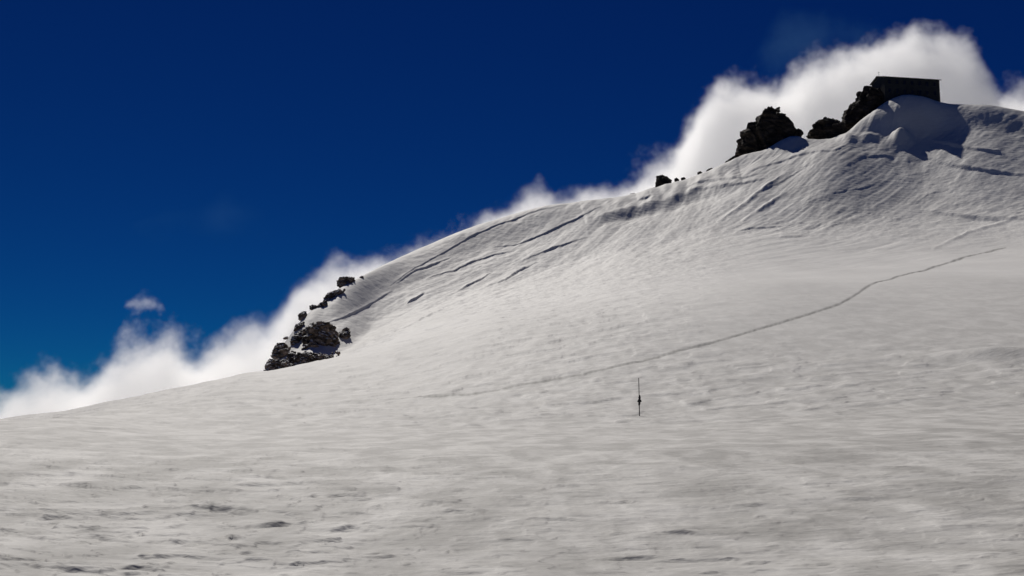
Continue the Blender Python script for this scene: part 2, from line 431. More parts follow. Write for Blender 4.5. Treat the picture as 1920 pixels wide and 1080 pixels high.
S, G, RD = 'scarp', 'groove', 'ridge'
LINES = [
    ([(729, 535), (767, 511), (806, 487), (877, 449), (936, 421), (996, 401), (1067, 385)], S, 2.2, 1.7),
    ([(744, 529), (779, 508), (847, 484)], S, 2.6, 1.8),
    ([(800, 520), (853, 507), (892, 490), (924, 480), (966, 470)], S, 2.7, 1.6),
    ([(930, 465), (966, 459), (996, 449), (1025, 440), (1070, 419), (1129, 393)], S, 2.8, 1.7),
    ([(764, 566), (780, 559), (796, 550)], S, 5.0, 1.7),
    ([(610, 602), (640, 591), (670, 579), (699, 564), (738, 542)], S, 2.8, 1.9),
    ([(741, 621), (788, 597), (833, 576)], S, 3.0, 2.2),
    ([(856, 547), (890, 531), (924, 514)], S, 3.0, 2.0),
    ([(913, 538), (948, 529), (981, 508), (1007, 496)], S, 3.5, 2.0),
    ([(684, 647), (744, 612)], S, 2.5, 2.0),
    ([(980, 492), (1040, 468), (1100, 448)], S, 3.0, 2.0),
    ([(1102, 433), (1186, 408), (1248, 394), (1311, 371), (1394, 352)], S, 14.0, 14.0),
    ([(1196, 382), (1219, 377)], S, 4.0, 2.4),
    ([(1290, 356), (1352, 342), (1440, 323)], S, 2.6, 2.6),
    ([(1300, 364), (1373, 348), (1440, 335)], S, 2.6, 2.6),
    ([(1344, 415), (1394, 383), (1436, 350), (1480, 325)], RD, 4.0, 3.0),
    ([(1390, 415), (1430, 390), (1475, 360)], RD, 3.5, 3.0),
    ([(1400, 324), (1459, 307), (1518, 289), (1566, 286), (1607, 265)], S, 2.4, 2.6),
    ([(1430, 360), (1474, 339), (1507, 318)], S, 2.0, 2.2),
    ([(1518, 384), (1566, 366), (1622, 357), (1649, 345)], S, 1.0, 2.4),
    ([(1616, 298), (1643, 295), (1681, 296)], S, 2.0, 2.4),
    ([(1726, 295), (1785, 313), (1844, 321), (1925, 331)], S, 5.0, 4.0),
    ([(1741, 266), (1815, 283), (1874, 290), (1925, 318)], S, 4.0, 3.8),
    ([(1708, 390), (1741, 366), (1779, 354)], S, 1.0, 2.2),
    ([(1726, 395), (1785, 404), (1844, 411), (1925, 412)], S, 5.0, 4.5),
    ([(1747, 464), (1815, 434), (1874, 416), (1930, 398)], RD, 3.0, 2.4),
    ([(1462, 450), (1490, 447), (1518, 443)], S, 3.0, 2.0),
    ([(1542, 434), (1590, 418)], S, 1.5, 2.0),
    ([(1380, 436), (1420, 428), (1470, 425)], S, 2.5, 2.0),
    # trodden path
    ([(640, 757), (780, 748), (880, 738), (1000, 718), (1130, 695), (1240, 668), (1330, 645), (1420, 618), (1500, 595), (1575, 572), (1620, 545), (1681, 518), (1755, 496), (1815, 481), (1844, 471), (1885, 461)], 'path', 1.6, 1.2),
    # faint lines in the apron
    ([(640, 797), (760, 795), (900, 790), (960, 783)], S, 1.2, 1.6),
    ([(960, 782), (1060, 780)], S, 1.2, 1.6),
    ([(1220, 793), (1270, 789)], S, 1.5, 1.5),
]
for a_ in LINES:
    line_disp(*a_)
# crust edges in the foreground: (u0, u1, v, height)
MARKS = [(78, 128, 964, 5), (345, 462, 956, 5), (463, 488, 942, 4), (238, 276, 990, 4), (300, 334, 1013, 3.5), (342, 376, 1016, 7), (-10, 88, 1046, 6),
         (90, 190, 1068, 2.2), (140, 160, 1046, 3), (253, 292, 1041, 4), (235, 284, 1063, 4), (540, 562, 1037, 5), (485, 562, 982, 3.5), (618, 654, 992, 4),
         (708, 726, 968, 4), (748, 784, 971, 5), (798, 828, 978, 4), (790, 818, 948, 4), (828, 854, 951, 4), (-10, 32, 982, 4), (-10, 27, 1005, 5),
         (46, 68, 971, 4), (430, 505, 900, 3), (690, 722, 841, 2), (985, 1082, 979, 4), (1142, 1168, 1000, 3.5), (1236, 1302, 1001, 4), (1135, 1250, 1038, 4),
         (1250, 1380, 1042, 4), (1398, 1448, 1049, 5), (1480, 1565, 1054, 3), (1316, 1354, 1073, 7), (1388, 1436, 953, 3), (1838, 1862, 1046, 4.5),
         (1195, 1290, 912, 2), (1036, 1100, 918, 2.2), (1560, 1640, 940, 2), (1700, 1760, 960, 2), (395, 440, 1008, 4), (560, 640, 1030, 4), (10, 120, 940, 3),
         (180, 330, 905, 2.2), (600, 700, 930, 2.5), (250, 420, 822, 1.5), (90, 260, 806, 1.5), (480, 620, 852, 1.8)]
for (a_, b_, v_, h_) in MARKS:
    m_, e_ = (a_ + b_) / 2, (b_ - a_) * 0.9
    line_disp([(m_ - e_, v_ + 2.5), (m_ - e_ / 3, v_), (m_ + e_ / 3, v_ - 0.5), (m_ + e_, v_ + 2)], S, min(h_, 4.6) * 1.75 * min(1.0, (b_ - a_) / 70) ** 0.6, 1.2, 'soft')

_rm = random.Random(5)
for _ in range(70):                                  # short broken flecks of crust
    v_ = 925 + 150 * _rm.random() ** 0.8; u_ = _rm.uniform(-20, 1940) if _rm.random() < 0.45 else _rm.uniform(-20, 900)
    e_ = _rm.uniform(9, 34)
    line_disp([(u_ - e_, v_ + 2), (u_, v_ + _rm.uniform(-2, 2)), (u_ + e_, v_ + 2)], S, _rm.uniform(2.5, 5.0), 1.1, 'soft')
# snow horn and lumps below the hut
def lump(u, v, wu, wv, h):
    q = ((UU - u) / wu) ** 2 + ((VV - v) / wv) ** 2
    m = (SEGF < 7.05) & (SEGF > 1) & inview
    D[m] += (np.exp(-q) * h * PXM)[m]
lump(1870, 672, 120, 7, 20)
lump(1770, 690, 70, 5, -3)
lump(1690, 262, 16, 12, 22)
lump(1592, 262, 14, 8, 8)
lump(1630, 258, 16, 7, 7)
lump(1700, 215, 55, 22, 6)

D *= 1 - 0.7 * np.exp(-((SEGF - 7) / 0.22) ** 2)              # keep the crest line clean
ZF = ZZ + D
ZF[:1, :] = -1.7
verts = np.stack([XX, YY, ZF], axis=-1).reshape(-1, 3)
ii, jj = np.meshgrid(np.arange(NR - 1), np.arange(NA - 1), indexing='ij')
a0 = (ii * NA + jj).ravel()
quads = np.stack([a0, a0 + 1, a0 + NA + 1, a0 + NA], axis=1)
me = bpy.data.meshes.new("snow_slope")
me.vertices.add(len(verts)); me.vertices.foreach_set("co", verts.ravel())
me.loops.add(quads.size); me.loops.foreach_set("vertex_index", quads.ravel().astype(np.int32))
me.polygons.add(len(quads)); me.polygons.foreach_set("loop_start", np.arange(0, quads.size, 4, dtype=np.int32))
me.update(calc_edges=True)
me.polygons.foreach_set("use_smooth", np.ones(len(quads), dtype=bool))
tb = me.attributes.new("crust", 'FLOAT', 'POINT'); tb.data.foreach_set("value", (1 - 0.75 * CALM).ravel().astype(np.float32))
ta = me.attributes.new("trodden", 'FLOAT', 'POINT'); ta.data.foreach_set("value", TROD.ravel().astype(np.float32))
me.materials.append(M_SNOW)
snow = bpy.data.objects.new("snow_slope", me)
col.objects.link(snow)
snow["kind"] = "structure"
snow["label"] = "wind-crusted white snow slope rising to the rocky ridge"

def ground_z(x, y):
    """height of the built snow under (x, y)"""
    az, r_ = math.atan2(x, y), math.hypot(x, y)
    j = int(np.clip(np.searchsorted(AZ, az), 1, NA - 1))
    f = (az - AZ[j - 1]) / (AZ[j] - AZ[j - 1])
    return float((1 - f) * np.interp(r_, RR[:, j - 1], ZF[:, j - 1]) + f * np.interp(r_, RR[:, j], ZF[:, j]))

def ground_hit(u, v):
    """range at which the ray of a pixel meets the built snow, or the ridge's range where it meets the sky"""
    az, te = azte(u, v)
    j = int(np.clip(np.searchsorted(AZ, float(az)), 1, NA - 1))
    rr = np.linspace(118, 330, 2200)
    hit = np.nonzero(np.interp(rr, RR[:, j], ZF[:, j]) >= rr * float(te))[0]
    return float(rr[hit[0]]) if len(hit) else ridge_r(u, v)

def ridge_r(u, v):
    az, _ = azte(u, v)
    return float(row_at(6, np.array([float(az)]))[1][0])

# ------------------------------------------------------------------ rocks
def tag(o, label, cat, group=None):
    o["label"] = label; o["category"] = cat
    if group:
        o["group"] = group

def chunk(bm, c, sx, sy, sz, rot, rnd, n=22, box=0.6):
    """a broken angular block: hull of points on a boxy ellipsoid"""
    vs = []
    ca, sa = math.cos(rot), math.sin(rot)
    for _ in range(n):
        d = Vector((rnd.gauss(0, 1), rnd.gauss(0, 1), rnd.gauss(0, 1))).normalized()
        k = max(abs(d.x), abs(d.y), abs(d.z))
        d = d * ((1 - box) + box / k) * rnd.uniform(0.95, 1.12)
        x, y, z = d.x * sx, d.y * sy, d.z * sz
        x, z = x * ca - z * sa, x * sa + z * ca
        vs.append(bm.verts.new((c[0] + x, c[1] + y, c[2] + z)))
    r_ = bmesh.ops.convex_hull(bm, input=vs)
    junk = [g for g in r_['geom_interior'] if isinstance(g, bmesh.types.BMVert)]
    bmesh.ops.delete(bm, geom=junk, context='VERTS')

def make_rock(name, chunks, r, label, mat, group, seed, rough=1.0, thick=0.9, voxel_px=1.1, cat="rock"):
    """chunks: (u, v, width_px, height_px, tilt_deg[, depth factor]) in photo pixels, standing at range r"""
    rnd = random.Random(seed)
    bm = bmesh.new()
    u0 = sum(c[0] for c in chunks) / len(chunks)
    vb = max(c[1] + c[3] / 2 for c in chunks)
    base = P(u0, vb, r)
    for c in chunks:
        u, v, w, h, tilt = c[:5]
        dep = c[5] if len(c) > 5 else thick
        p = P(u, v, r) - base
        k = px(r)
        chunk(bm, p, w / 2 * k, dep * 0.5 * (w + h) / 2 * k, h / 2 * k, R(tilt), rnd)
    tmp = bpy.data.meshes.new("tmp"); bm.to_mesh(tmp); bm.free()
    o = bpy.data.objects.new(name, tmp); col.objects.link(o)
    md = o.modifiers.new("remesh", 'REMESH'); md.mode = 'VOXEL'; md.voxel_size = px(r, voxel_px)
    dg = bpy.context.evaluated_depsgraph_get()
    m2 = bpy.data.meshes.new_from_object(o.evaluated_get(dg))
    o.modifiers.clear(); o.data = m2; m2.name = name
    bpy.data.meshes.remove(tmp)
    big = px(r, sum(math.sqrt(c[2] * c[3]) for c in chunks) / len(chunks))
    off = Vector((seed * 3.7, seed * 1.3, -seed * 2.1))
    bm = bmesh.new(); bm.from_mesh(m2); bm.normal_update()
    for v in bm.verts:
        q = v.co / big
        a = mnoise.noise(q * 3.0 + off)
        cell = mnoise.voronoi(Vector((q.x * 3.6, q.y * 3.6, q.z * 5.0 + q.x * 1.6)) + off)[0]
        b = cell[1] - cell[0]
        c_ = mnoise.noise(q * 8.5 + off) * 0.5 + mnoise.noise(q * 17 + off) * 0.3
        v.co += v.normal * big * rough * (0.07 * a + 0.10 * (min(b, 0.35) - 0.2) + 0.05 * c_)
    bm.to_mesh(m2); bm.free()
    m2.materials.clear(); m2.materials.append(mat)
    for p_ in m2.polygons:
        p_.use_smooth = False
    o.location = base
    tag(o, label, cat, group)
    return o

def make_crag(name, outline, r, label, mat, group, seed, nball=60, depth=1.2, rough=0.8, voxel_px=0.8, box=0.55, slant=0.0, facet=0.10):
    """a crag that fills the given outline (photo pixels) at range r: many broken blocks grown together"""
    rnd = random.Random(seed)
    poly = [Vector((u, v)) for u, v in outline]
    n = len(poly)
    if r is None:                                 # stand it where the ray through its lower middle meets the snow
        vv = [v for _, v in outline]
        r = ground_hit(sum(u for u, _ in outline) / n, 0.45 * min(vv) + 0.55 * max(vv)) - 0.4
    def inside(p):
        c = False
        for a_, b_ in zip(poly, poly[1:] + poly[:1]):
            if (a_.y > p.y) != (b_.y > p.y) and p.x < (b_.x - a_.x) * (p.y - a_.y) / (b_.y - a_.y) + a_.x:
                c = not c
        return c
    def edge(p):
        best = 1e9
        for a_, b_ in zip(poly, poly[1:] + poly[:1]):
            e = b_ - a_
            t = max(0, min(1, (p - a_).dot(e) / max(e.dot(e), 1e-9)))
            best = min(best, (p - a_ - e * t).length)
        return best
    us = [p.x for p in poly]; vs_ = [p.y for p in poly]
    base = P(sum(us) / n, max(vs_), r)
    k = px(r)
    zmid = 0.4 * (max(vs_) - min(vs_)) * k
    bm = bmesh.new()
    rmax = 1.0
    cand = []
    for _ in range(nball * 14):
        p = Vector((rnd.uniform(min(us), max(us)), rnd.uniform(min(vs_), max(vs_))))
        if inside(p):
            cand.append((edge(p), p))
    rmax = max(c[0] for c in cand)
    cand.sort(key=lambda c: -c[0])
    body = [c for c in cand if c[0] > min(2.4, 0.3 * rmax)]
    pick = cand[:max(3, nball // 8)] + rnd.sample(body, min(len(body), nball))
    for e, p in pick:
        rad = max(e, 1.3) * rnd.uniform(0.92, 1.06)
        q = P(p.x, p.y, r) - base
        q.y += slant * (q.z - zmid) + rnd.uniform(-1, 1) * depth * max(rmax - e, 0) * 0.55 * k
        chunk(bm, q, rad * k, rad * k * rnd.uniform(0.9, 1.3) * depth, rad * k, rnd.uniform(-0.6, 0.6), rnd, 12, box)
    tmp = bpy.data.meshes.new("tmp"); bm.to_mesh(tmp); bm.free()
    o = bpy.data.objects.new(name, tmp); col.objects.link(o)
    md = o.modifiers.new("remesh", 'REMESH'); md.mode = 'VOXEL'; md.voxel_size = px(r, voxel_px)
    dg = bpy.context.evaluated_depsgraph_get()
    m2 = bpy.data.meshes.new_from_object(o.evaluated_get(dg))
    o.modifiers.clear(); o.data = m2; m2.name = name
    bpy.data.meshes.remove(tmp)
    big = rmax * 2.0 * k
    off = Vector((seed * 3.7, seed * 1.3, -seed * 2.1))
    bm = bmesh.new(); bm.from_mesh(m2); bm.normal_update()
    for v in bm.verts:
        q = v.co / big
        cell = mnoise.voronoi(Vector((q.x * 4.0, q.y * 4.0, q.z * 5.5 + q.x * 1.6)) + off)[0]
        b = cell[1] - cell[0]
        c_ = mnoise.noise(q * 8.5 + off) * 0.5 + mnoise.noise(q * 17 + off) * 0.35
        v.co += v.normal * big * rough * (0.15 * (min(b, 0.35) - 0.2) + 0.035 * c_)
    bm.to_mesh(m2); bm.free()
    md = o.modifiers.new("facet", 'DECIMATE'); md.ratio = facet
    m3 = bpy.data.meshes.new_from_object(o.evaluated_get(bpy.context.evaluated_depsgraph_get()))
    o.modifiers.clear(); o.data = m3; bpy.data.meshes.remove(m2); m2 = m3; m2.name = name
    for p_ in m2.polygons:
        p_.use_smooth = False
    m2.materials.clear(); m2.materials.append(mat)
    o.location = base
    tag(o, label, "rock", group)
    return o

GS, GL = "rocks on the summit ridge", "rocks of the left shoulder"
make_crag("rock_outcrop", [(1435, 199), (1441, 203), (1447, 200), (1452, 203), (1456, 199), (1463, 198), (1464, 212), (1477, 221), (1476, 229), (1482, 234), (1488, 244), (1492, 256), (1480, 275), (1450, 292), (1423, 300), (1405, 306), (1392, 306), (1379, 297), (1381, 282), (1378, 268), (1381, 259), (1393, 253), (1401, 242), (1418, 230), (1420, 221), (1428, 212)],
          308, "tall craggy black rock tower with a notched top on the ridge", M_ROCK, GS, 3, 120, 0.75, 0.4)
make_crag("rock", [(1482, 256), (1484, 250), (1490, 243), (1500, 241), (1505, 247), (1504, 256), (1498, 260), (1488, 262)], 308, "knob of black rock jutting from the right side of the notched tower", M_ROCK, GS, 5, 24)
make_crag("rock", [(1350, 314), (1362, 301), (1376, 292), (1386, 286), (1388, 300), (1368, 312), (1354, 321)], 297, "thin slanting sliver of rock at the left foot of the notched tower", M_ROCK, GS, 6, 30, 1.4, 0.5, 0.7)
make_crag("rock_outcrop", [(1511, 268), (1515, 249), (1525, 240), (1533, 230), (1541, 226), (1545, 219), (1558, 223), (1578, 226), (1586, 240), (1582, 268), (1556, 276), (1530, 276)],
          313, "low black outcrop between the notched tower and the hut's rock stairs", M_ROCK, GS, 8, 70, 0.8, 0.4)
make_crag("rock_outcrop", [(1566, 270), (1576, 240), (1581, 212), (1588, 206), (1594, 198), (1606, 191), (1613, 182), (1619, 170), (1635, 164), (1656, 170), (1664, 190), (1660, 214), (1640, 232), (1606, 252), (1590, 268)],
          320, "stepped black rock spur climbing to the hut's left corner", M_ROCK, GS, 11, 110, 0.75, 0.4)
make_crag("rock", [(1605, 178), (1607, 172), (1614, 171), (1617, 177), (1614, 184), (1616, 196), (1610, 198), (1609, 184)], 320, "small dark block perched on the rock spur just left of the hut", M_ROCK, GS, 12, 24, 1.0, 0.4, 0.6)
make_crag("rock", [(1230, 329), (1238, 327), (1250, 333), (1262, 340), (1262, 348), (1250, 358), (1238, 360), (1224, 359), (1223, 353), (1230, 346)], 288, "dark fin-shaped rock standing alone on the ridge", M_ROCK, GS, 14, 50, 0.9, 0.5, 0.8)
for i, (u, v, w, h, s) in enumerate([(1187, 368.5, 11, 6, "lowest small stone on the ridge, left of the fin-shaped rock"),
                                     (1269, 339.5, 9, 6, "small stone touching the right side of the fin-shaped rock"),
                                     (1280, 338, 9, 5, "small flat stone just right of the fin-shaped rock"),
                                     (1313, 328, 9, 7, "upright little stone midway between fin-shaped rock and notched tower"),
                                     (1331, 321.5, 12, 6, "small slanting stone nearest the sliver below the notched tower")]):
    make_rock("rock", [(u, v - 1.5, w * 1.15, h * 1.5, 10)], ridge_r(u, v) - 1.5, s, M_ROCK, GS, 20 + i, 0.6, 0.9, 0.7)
make_crag("rock", [(497, 676), (503, 671), (510, 674), (521, 675), (533, 672), (542, 682), (556, 684), (556, 696), (530, 704), (498, 706)], None, "squat brown-topped rock at the lowest left tip of the shoulder", M_ROCK2, GL, 31, 60, slant=1.1)
make_crag("rock", [(509, 658), (512, 646), (520, 641), (528, 642), (538, 647), (542, 656), (545, 672), (540, 684), (520, 684), (512, 670)], None, "rounded dark boulder above the lowest left rock tip", M_ROCK2, GL, 32, 60, slant=1.1)
make_crag("rock", [(538, 655), (550, 656), (556, 668), (560, 684), (552, 696), (540, 690), (536, 670)], None, "dark wedge of rock between the rounded and the capped boulder", M_ROCK2, GL, 33, 40, slant=1.1)
make_crag("rock", [(566, 620), (574, 612), (582, 604), (590, 600), (604, 606), (619, 609), (628, 622), (636, 640), (632, 656), (604, 666), (574, 664), (568, 643)], None, "big pale-capped boulder of the left shoulder with black underside", M_ROCK2, GL, 34, 90, 0.9, slant=1.5)
make_crag("rock", [(630, 628), (638, 624), (641, 613), (652, 614), (657, 620), (654, 636), (644, 642), (632, 638)], None, "small upright rock in the snow right of the pale-capped boulder", M_ROCK2, GL, 35, 40, 1.0, 0.8, 0.7, slant=1.1)
make_crag("rock", [(552, 613), (560, 604), (576, 599), (567, 612), (562, 624), (553, 624)], None, "dark rock at the skyline left of the pale-capped boulder", M_ROCK2, GL, 36, 40, 1.2, 0.8, 0.7, slant=1.1)
make_crag("rock", [(560, 591), (564, 585), (573, 581), (575, 594), (568, 603), (561, 602)], None, "ragged small rock on the skyline above the pale-capped boulder", M_ROCK2, GL, 37, 34, 1.2, 0.8, 0.7, slant=1.1)
make_crag("rock", [(578, 574), (586, 571), (596, 572), (592, 580), (582, 583)], None, "flat little rock on the skyline midway up the shoulder", M_ROCK2, GL, 38, 24, 1.2, 0.7, 0.7, slant=1.1)
make_crag("rock", [(606, 560), (611, 552), (622, 545), (634, 538), (648, 539), (640, 550), (620, 565), (608, 571)], None, "long slanting dark rock under the topmost rock of the shoulder", M_ROCK2, GL, 39, 50, 1.2, 0.7, 0.7, slant=1.1)
make_crag("rock", [(630, 524), (643, 519), (662, 517), (668, 525), (662, 536), (646, 544), (634, 540)], None, "topmost dark rock of the left shoulder, wedge-shaped on the skyline", M_ROCK2, GL, 40, 50, 1.1, 0.7, 0.7, slant=1.1)
make_crag("rock", [(552, 672), (560, 664), (576, 660), (596, 664), (618, 660), (634, 654), (634, 668), (606, 682), (576, 694), (552, 694)], None, "dark broken ledge along the foot of the pale-capped boulder", M_ROCK2, GL, 45, 80, 1.0, 1.2, 0.7, slant=1.1)
make_crag("rock", [(545, 640), (550, 626), (558, 616), (566, 616), (566, 634), (560, 652), (548, 654)], None, "narrow rock between the rounded boulder and the pale-capped boulder", M_ROCK2, GL, 46, 40, 1.0, 0.9, 0.7, slant=1.1)
make_crag("rock", [(590, 578), (600, 566), (610, 562), (614, 570), (602, 582)], None, "small rock on the skyline below the long slanting dark rock", M_ROCK2, GL, 47, 30, 1.0, 0.8, 0.7, slant=1.1)
make_rock("rock", [(678, 520, 8, 6, 0)], ground_hit(678, 520) - 0.3, "single pebble-sized stone right of the shoulder's topmost rock", M_ROCK2, GL, 41, 0.6, 0.9, 0.6)
make_rock("rock", [(536, 634, 10, 6, 10)], ground_hit(536, 634) - 0.3, "tiny stone on the snow above the rounded dark boulder", M_ROCK2, GL, 42, 0.6, 0.9, 0.6)
make_rock("rock", [(574, 676, 16, 18, 0)], ground_hit(574, 676) - 0.3, "pinkish stone at the foot of the pale-capped boulder", M_ROCK2, GL, 43, 0.8, 0.9, 0.7)
make_rock("rock", [(593, 671, 15, 14, 0)], ground_hit(593, 671) - 0.3, "small pale stone under the right half of the pale-capped boulder", M_ROCK2, GL, 44, 0.8, 0.9, 0.7)

# ------------------------------------------------------------------ hut
def empty(name, loc, rz=0.0):
    e = bpy.data.objects.new(name, None); col.objects.link(e)
    e.location = loc; e.rotation_euler = (0, 0, rz); e.empty_display_size = 0.5
    return e

def mesh_obj(name, bm, mat, parent=None, smooth=False):
    bmesh.ops.recalc_face_normals(bm, faces=bm.faces)
    m = bpy.data.meshes.new(name); bm.to_mesh(m); bm.free()
    m.materials.append(mat)
    if smooth:
        for p_ in m.polygons:
            p_.use_smooth = True
    o = bpy.data.objects.new(name, m); col.objects.link(o)
    if parent:
        o.parent = parent
    return o

def box(bm, x0, x1, y0, y1, z0, z1):
    v = [bm.verts.new(p_) for p_ in ((x0, y0, z0), (x1, y0, z0), (x1, y1, z0), (x0, y1, z0), (x0, y0, z1), (x1, y0, z1), (x1, y1, z1), (x0, y1, z1))]
    for f in ((0, 3, 2, 1), (4, 5, 6, 7), (0, 1, 5, 4), (1, 2, 6, 5), (2, 3, 7, 6), (3, 0, 4, 7)):
        bm.faces.new([v[i] for i in f])

def tube(bm, p, q, r0, r1, n=8):
    p, q = Vector(p), Vector(q); d = (q - p).normalized()
    a = d.orthogonal().normalized(); b = d.cross(a)
    ring = []
    for c, rr in ((p, r0), (q, r1)):
        ring.append([bm.verts.new(c + (a * math.cos(2 * math.pi * i / n) + b * math.sin(2 * math.pi * i / n)) * rr) for i in range(n)])
    for i in range(n):
        bm.faces.new((ring[0][i], ring[0][(i + 1) % n], ring[1][(i + 1) % n], ring[1][i]))
    bm.faces.new(ring[0][::-1]); bm.faces.new(ring[1])

HR = 324.0
HL, HD, HH, HRIDGE = 17.4, 7.0, 9.6, 1.1
top = P(1697, 146.5, HR)                               # middle of the roof ridge
hut = empty("mountain_hut", top - Vector((0, 0, HH + HRIDGE)), R(10))
tag(hut, "dark box-shaped mountain hut with low roof on the summit rocks", "hut")
L2, D2 = HL / 2, HD / 2
# walls: pentagon prism
bm = bmesh.new()
prof = [(-D2, 0), (D2, 0), (D2, HH), (0, HH + HRIDGE - 0.25), (-D2, HH)]
e0 = [bm.verts.new((-L2, y, z)) for y, z in prof]; e1 = [bm.verts.new((L2, y, z)) for y, z in prof]
bm.faces.new(e0); bm.faces.new(e1[::-1])
for i in range(5):
    bm.faces.new((e0[i], e0[(i + 1) % 5], e1[(i + 1) % 5], e1[i]))
wall = mesh_obj("wall", bm, M_CLAD, hut)
# standing battens of the cladding (front and left gable)
bat = bpy.data.meshes.new("batten")
bm = bmesh.new(); box(bm, -0.04, 0.04, -0.03, 0.03, 0, HH - 0.05)
bm.to_mesh(bat); bm.free(); bat.materials.append(M_CLAD)
for i in range(30):
    o = bpy.data.objects.new("batten", bat); col.objects.link(o); o.parent = wall
    o.location = (-L2 + 0.04 + (HL - 0.08) * i / 29, -D2 - 0.028, 0)
for i in range(11):
    o = bpy.data.objects.new("batten", bat); col.objects.link(o); o.parent = wall
    o.location = (-L2 - 0.028, -D2 + 0.1 + (HD - 0.2) * i / 10, 0); o.rotation_euler = (0, 0, math.pi / 2)
# roof: two slabs with overhang, ridge cap
bm = bmesh.new()
ov, th = 0.45, 0.22
def slab(s):
    y0, z0 = 0.0, HH + HRIDGE - 0.2
    y1, z1 = s * (D2 + ov), HH - 0.2 - HRIDGE * ov / D2
    pts = [(y0, z0), (y1, z1), (y1, z1 + th), (y0, z0 + th)]
    q0 = [bm.verts.new((-L2 - ov, y, z)) for y, z in pts]; q1 = [bm.verts.new((L2 + ov, y, z)) for y, z in pts]
    bm.faces.new(q0); bm.faces.new(q1[::-1])
    for i in range(4):
        bm.faces.new((q0[i], q0[(i + 1) % 4], q1[(i + 1) % 4], q1[i]))
slab(-1); slab(1)
roof = mesh_obj("roof", bm, M_ROOF, hut)
bm = bmesh.new(); box(bm, -L2 - ov - 0.02, L2 + ov + 0.02, -0.18, 0.18, HH + HRIDGE - 0.06, HH + HRIDGE + 0.06)
mesh_obj("ridge_cap", bm, M_ROOF, roof)
# chimney-pipe at the right, mast at the left
bm = bmesh.new(); tube(bm, (-L2 + 0.4, 0, HH + HRIDGE), (-L2 + 0.4, 0, HH + HRIDGE + 1.5), 0.05, 0.035)
mast = mesh_obj("mast", bm, M_IRON, hut)
bm = bmesh.new(); tube(bm, (-L2 + 0.05, 0, HH + HRIDGE + 1.15), (-L2 + 0.75, 0, HH + HRIDGE + 1.15), 0.03, 0.03)
mesh_obj("crossbar", bm, M_IRON, mast)
# windows: frame proud of the wall, closed dark shutter, sill
fm = bpy.data.meshes.new("window"); bm = bmesh.new()
for (a_, b_, c_, d_) in ((-0.5, -0.42, -0.65, 0.65), (0.42, 0.5, -0.65, 0.65), (-0.42, 0.42, 0.57, 0.65), (-0.42, 0.42, -0.65, -0.57)):
    box(bm, a_, b_, -0.09, 0.0, c_, d_)
bm.to_mesh(fm); bm.free(); fm.materials.append(M_SHUT)
pm = bpy.data.meshes.new("pane"); bm = bmesh.new(); box(bm, -0.42, 0.42, -0.03, 0.0, -0.57, 0.57); bm.to_mesh(pm); bm.free(); pm.materials.append(M_PANE)
sm = bpy.data.meshes.new("sill"); bm = bmesh.new(); box(bm, -0.6, 0.6, -0.16, 0.0, -0.74, -0.66); bm.to_mesh(sm); bm.free(); sm.materials.append(M_ROOF)
for z in (HH - 1.5, HH - 4.2):
    for i in range(7):
        w_ = bpy.data.objects.new("window", fm); col.objects.link(w_); w_.parent = hut
        w_.location = (-L2 + 1.6 + i * (HL - 3.2) / 6, -D2 - 0.005, z)
        for n_, m_ in (("pane", pm), ("sill", sm)):
            o = bpy.data.objects.new(n_, m_); col.objects.link(o); o.parent = w_

# ------------------------------------------------------------------ marker pole
az_, te_ = azte(1199, 780)
PR = None
for r_ in np.linspace(40, 110, 1400):                 # where the pixel's ray meets the snow
    x, y = r_ * math.sin(az_), r_ * math.cos(az_)
    if ground_z(x, y) >= r_ * float(te_):
        PR = r_; break
PR = PR or 63.0
gx, gy = PR * math.sin(az_), PR * math.cos(az_)
gz = ground_z(gx, gy)
ph = px(PR, 70)
pole = empty("marker_pole", (gx, gy, gz))
tag(pole, "thin dark marker pole with a cloth knot standing in the snow", "pole")
bm = bmesh.new()
tube(bm, (0, 0, -0.4), (0.0, 0, ph * 0.5), 0.026, 0.022); tube(bm, (0.0, 0, ph * 0.5), (-0.01, 0, ph), 0.021, 0.018)
mesh_obj("shaft", bm, M_BAMBOO, pole, True)
def knot(name, c, sx, sy, sz, seed):
    b = bmesh.new(); bmesh.ops.create_icosphere(b, subdivisions=3, radius=1.0)
    for v in b.verts:
        k = 1 + 0.35 * mnoise.noise(v.co * 1.7 + Vector((seed, 0, 0)))
        v.co = Vector((v.co.x * sx * k + c[0], v.co.y * sy * k + c[1], v.co.z * sz * k + c[2]))
    return mesh_obj(name, b, M_FLAG, pole, True)
knot("flag_knot", (0.01, 0, ph * 0.39), px(PR, 3.6), px(PR, 3.2), px(PR, 3.6), 2)
knot("flag_wrap", (0.02, 0, ph * 0.48), px(PR, 2.0), px(PR, 1.8), px(PR, 5.0), 5)
knot("flag_tail", (0.0, 0, ph * 0.32), px(PR, 1.8), px(PR, 1.5), px(PR, 4.0), 8)

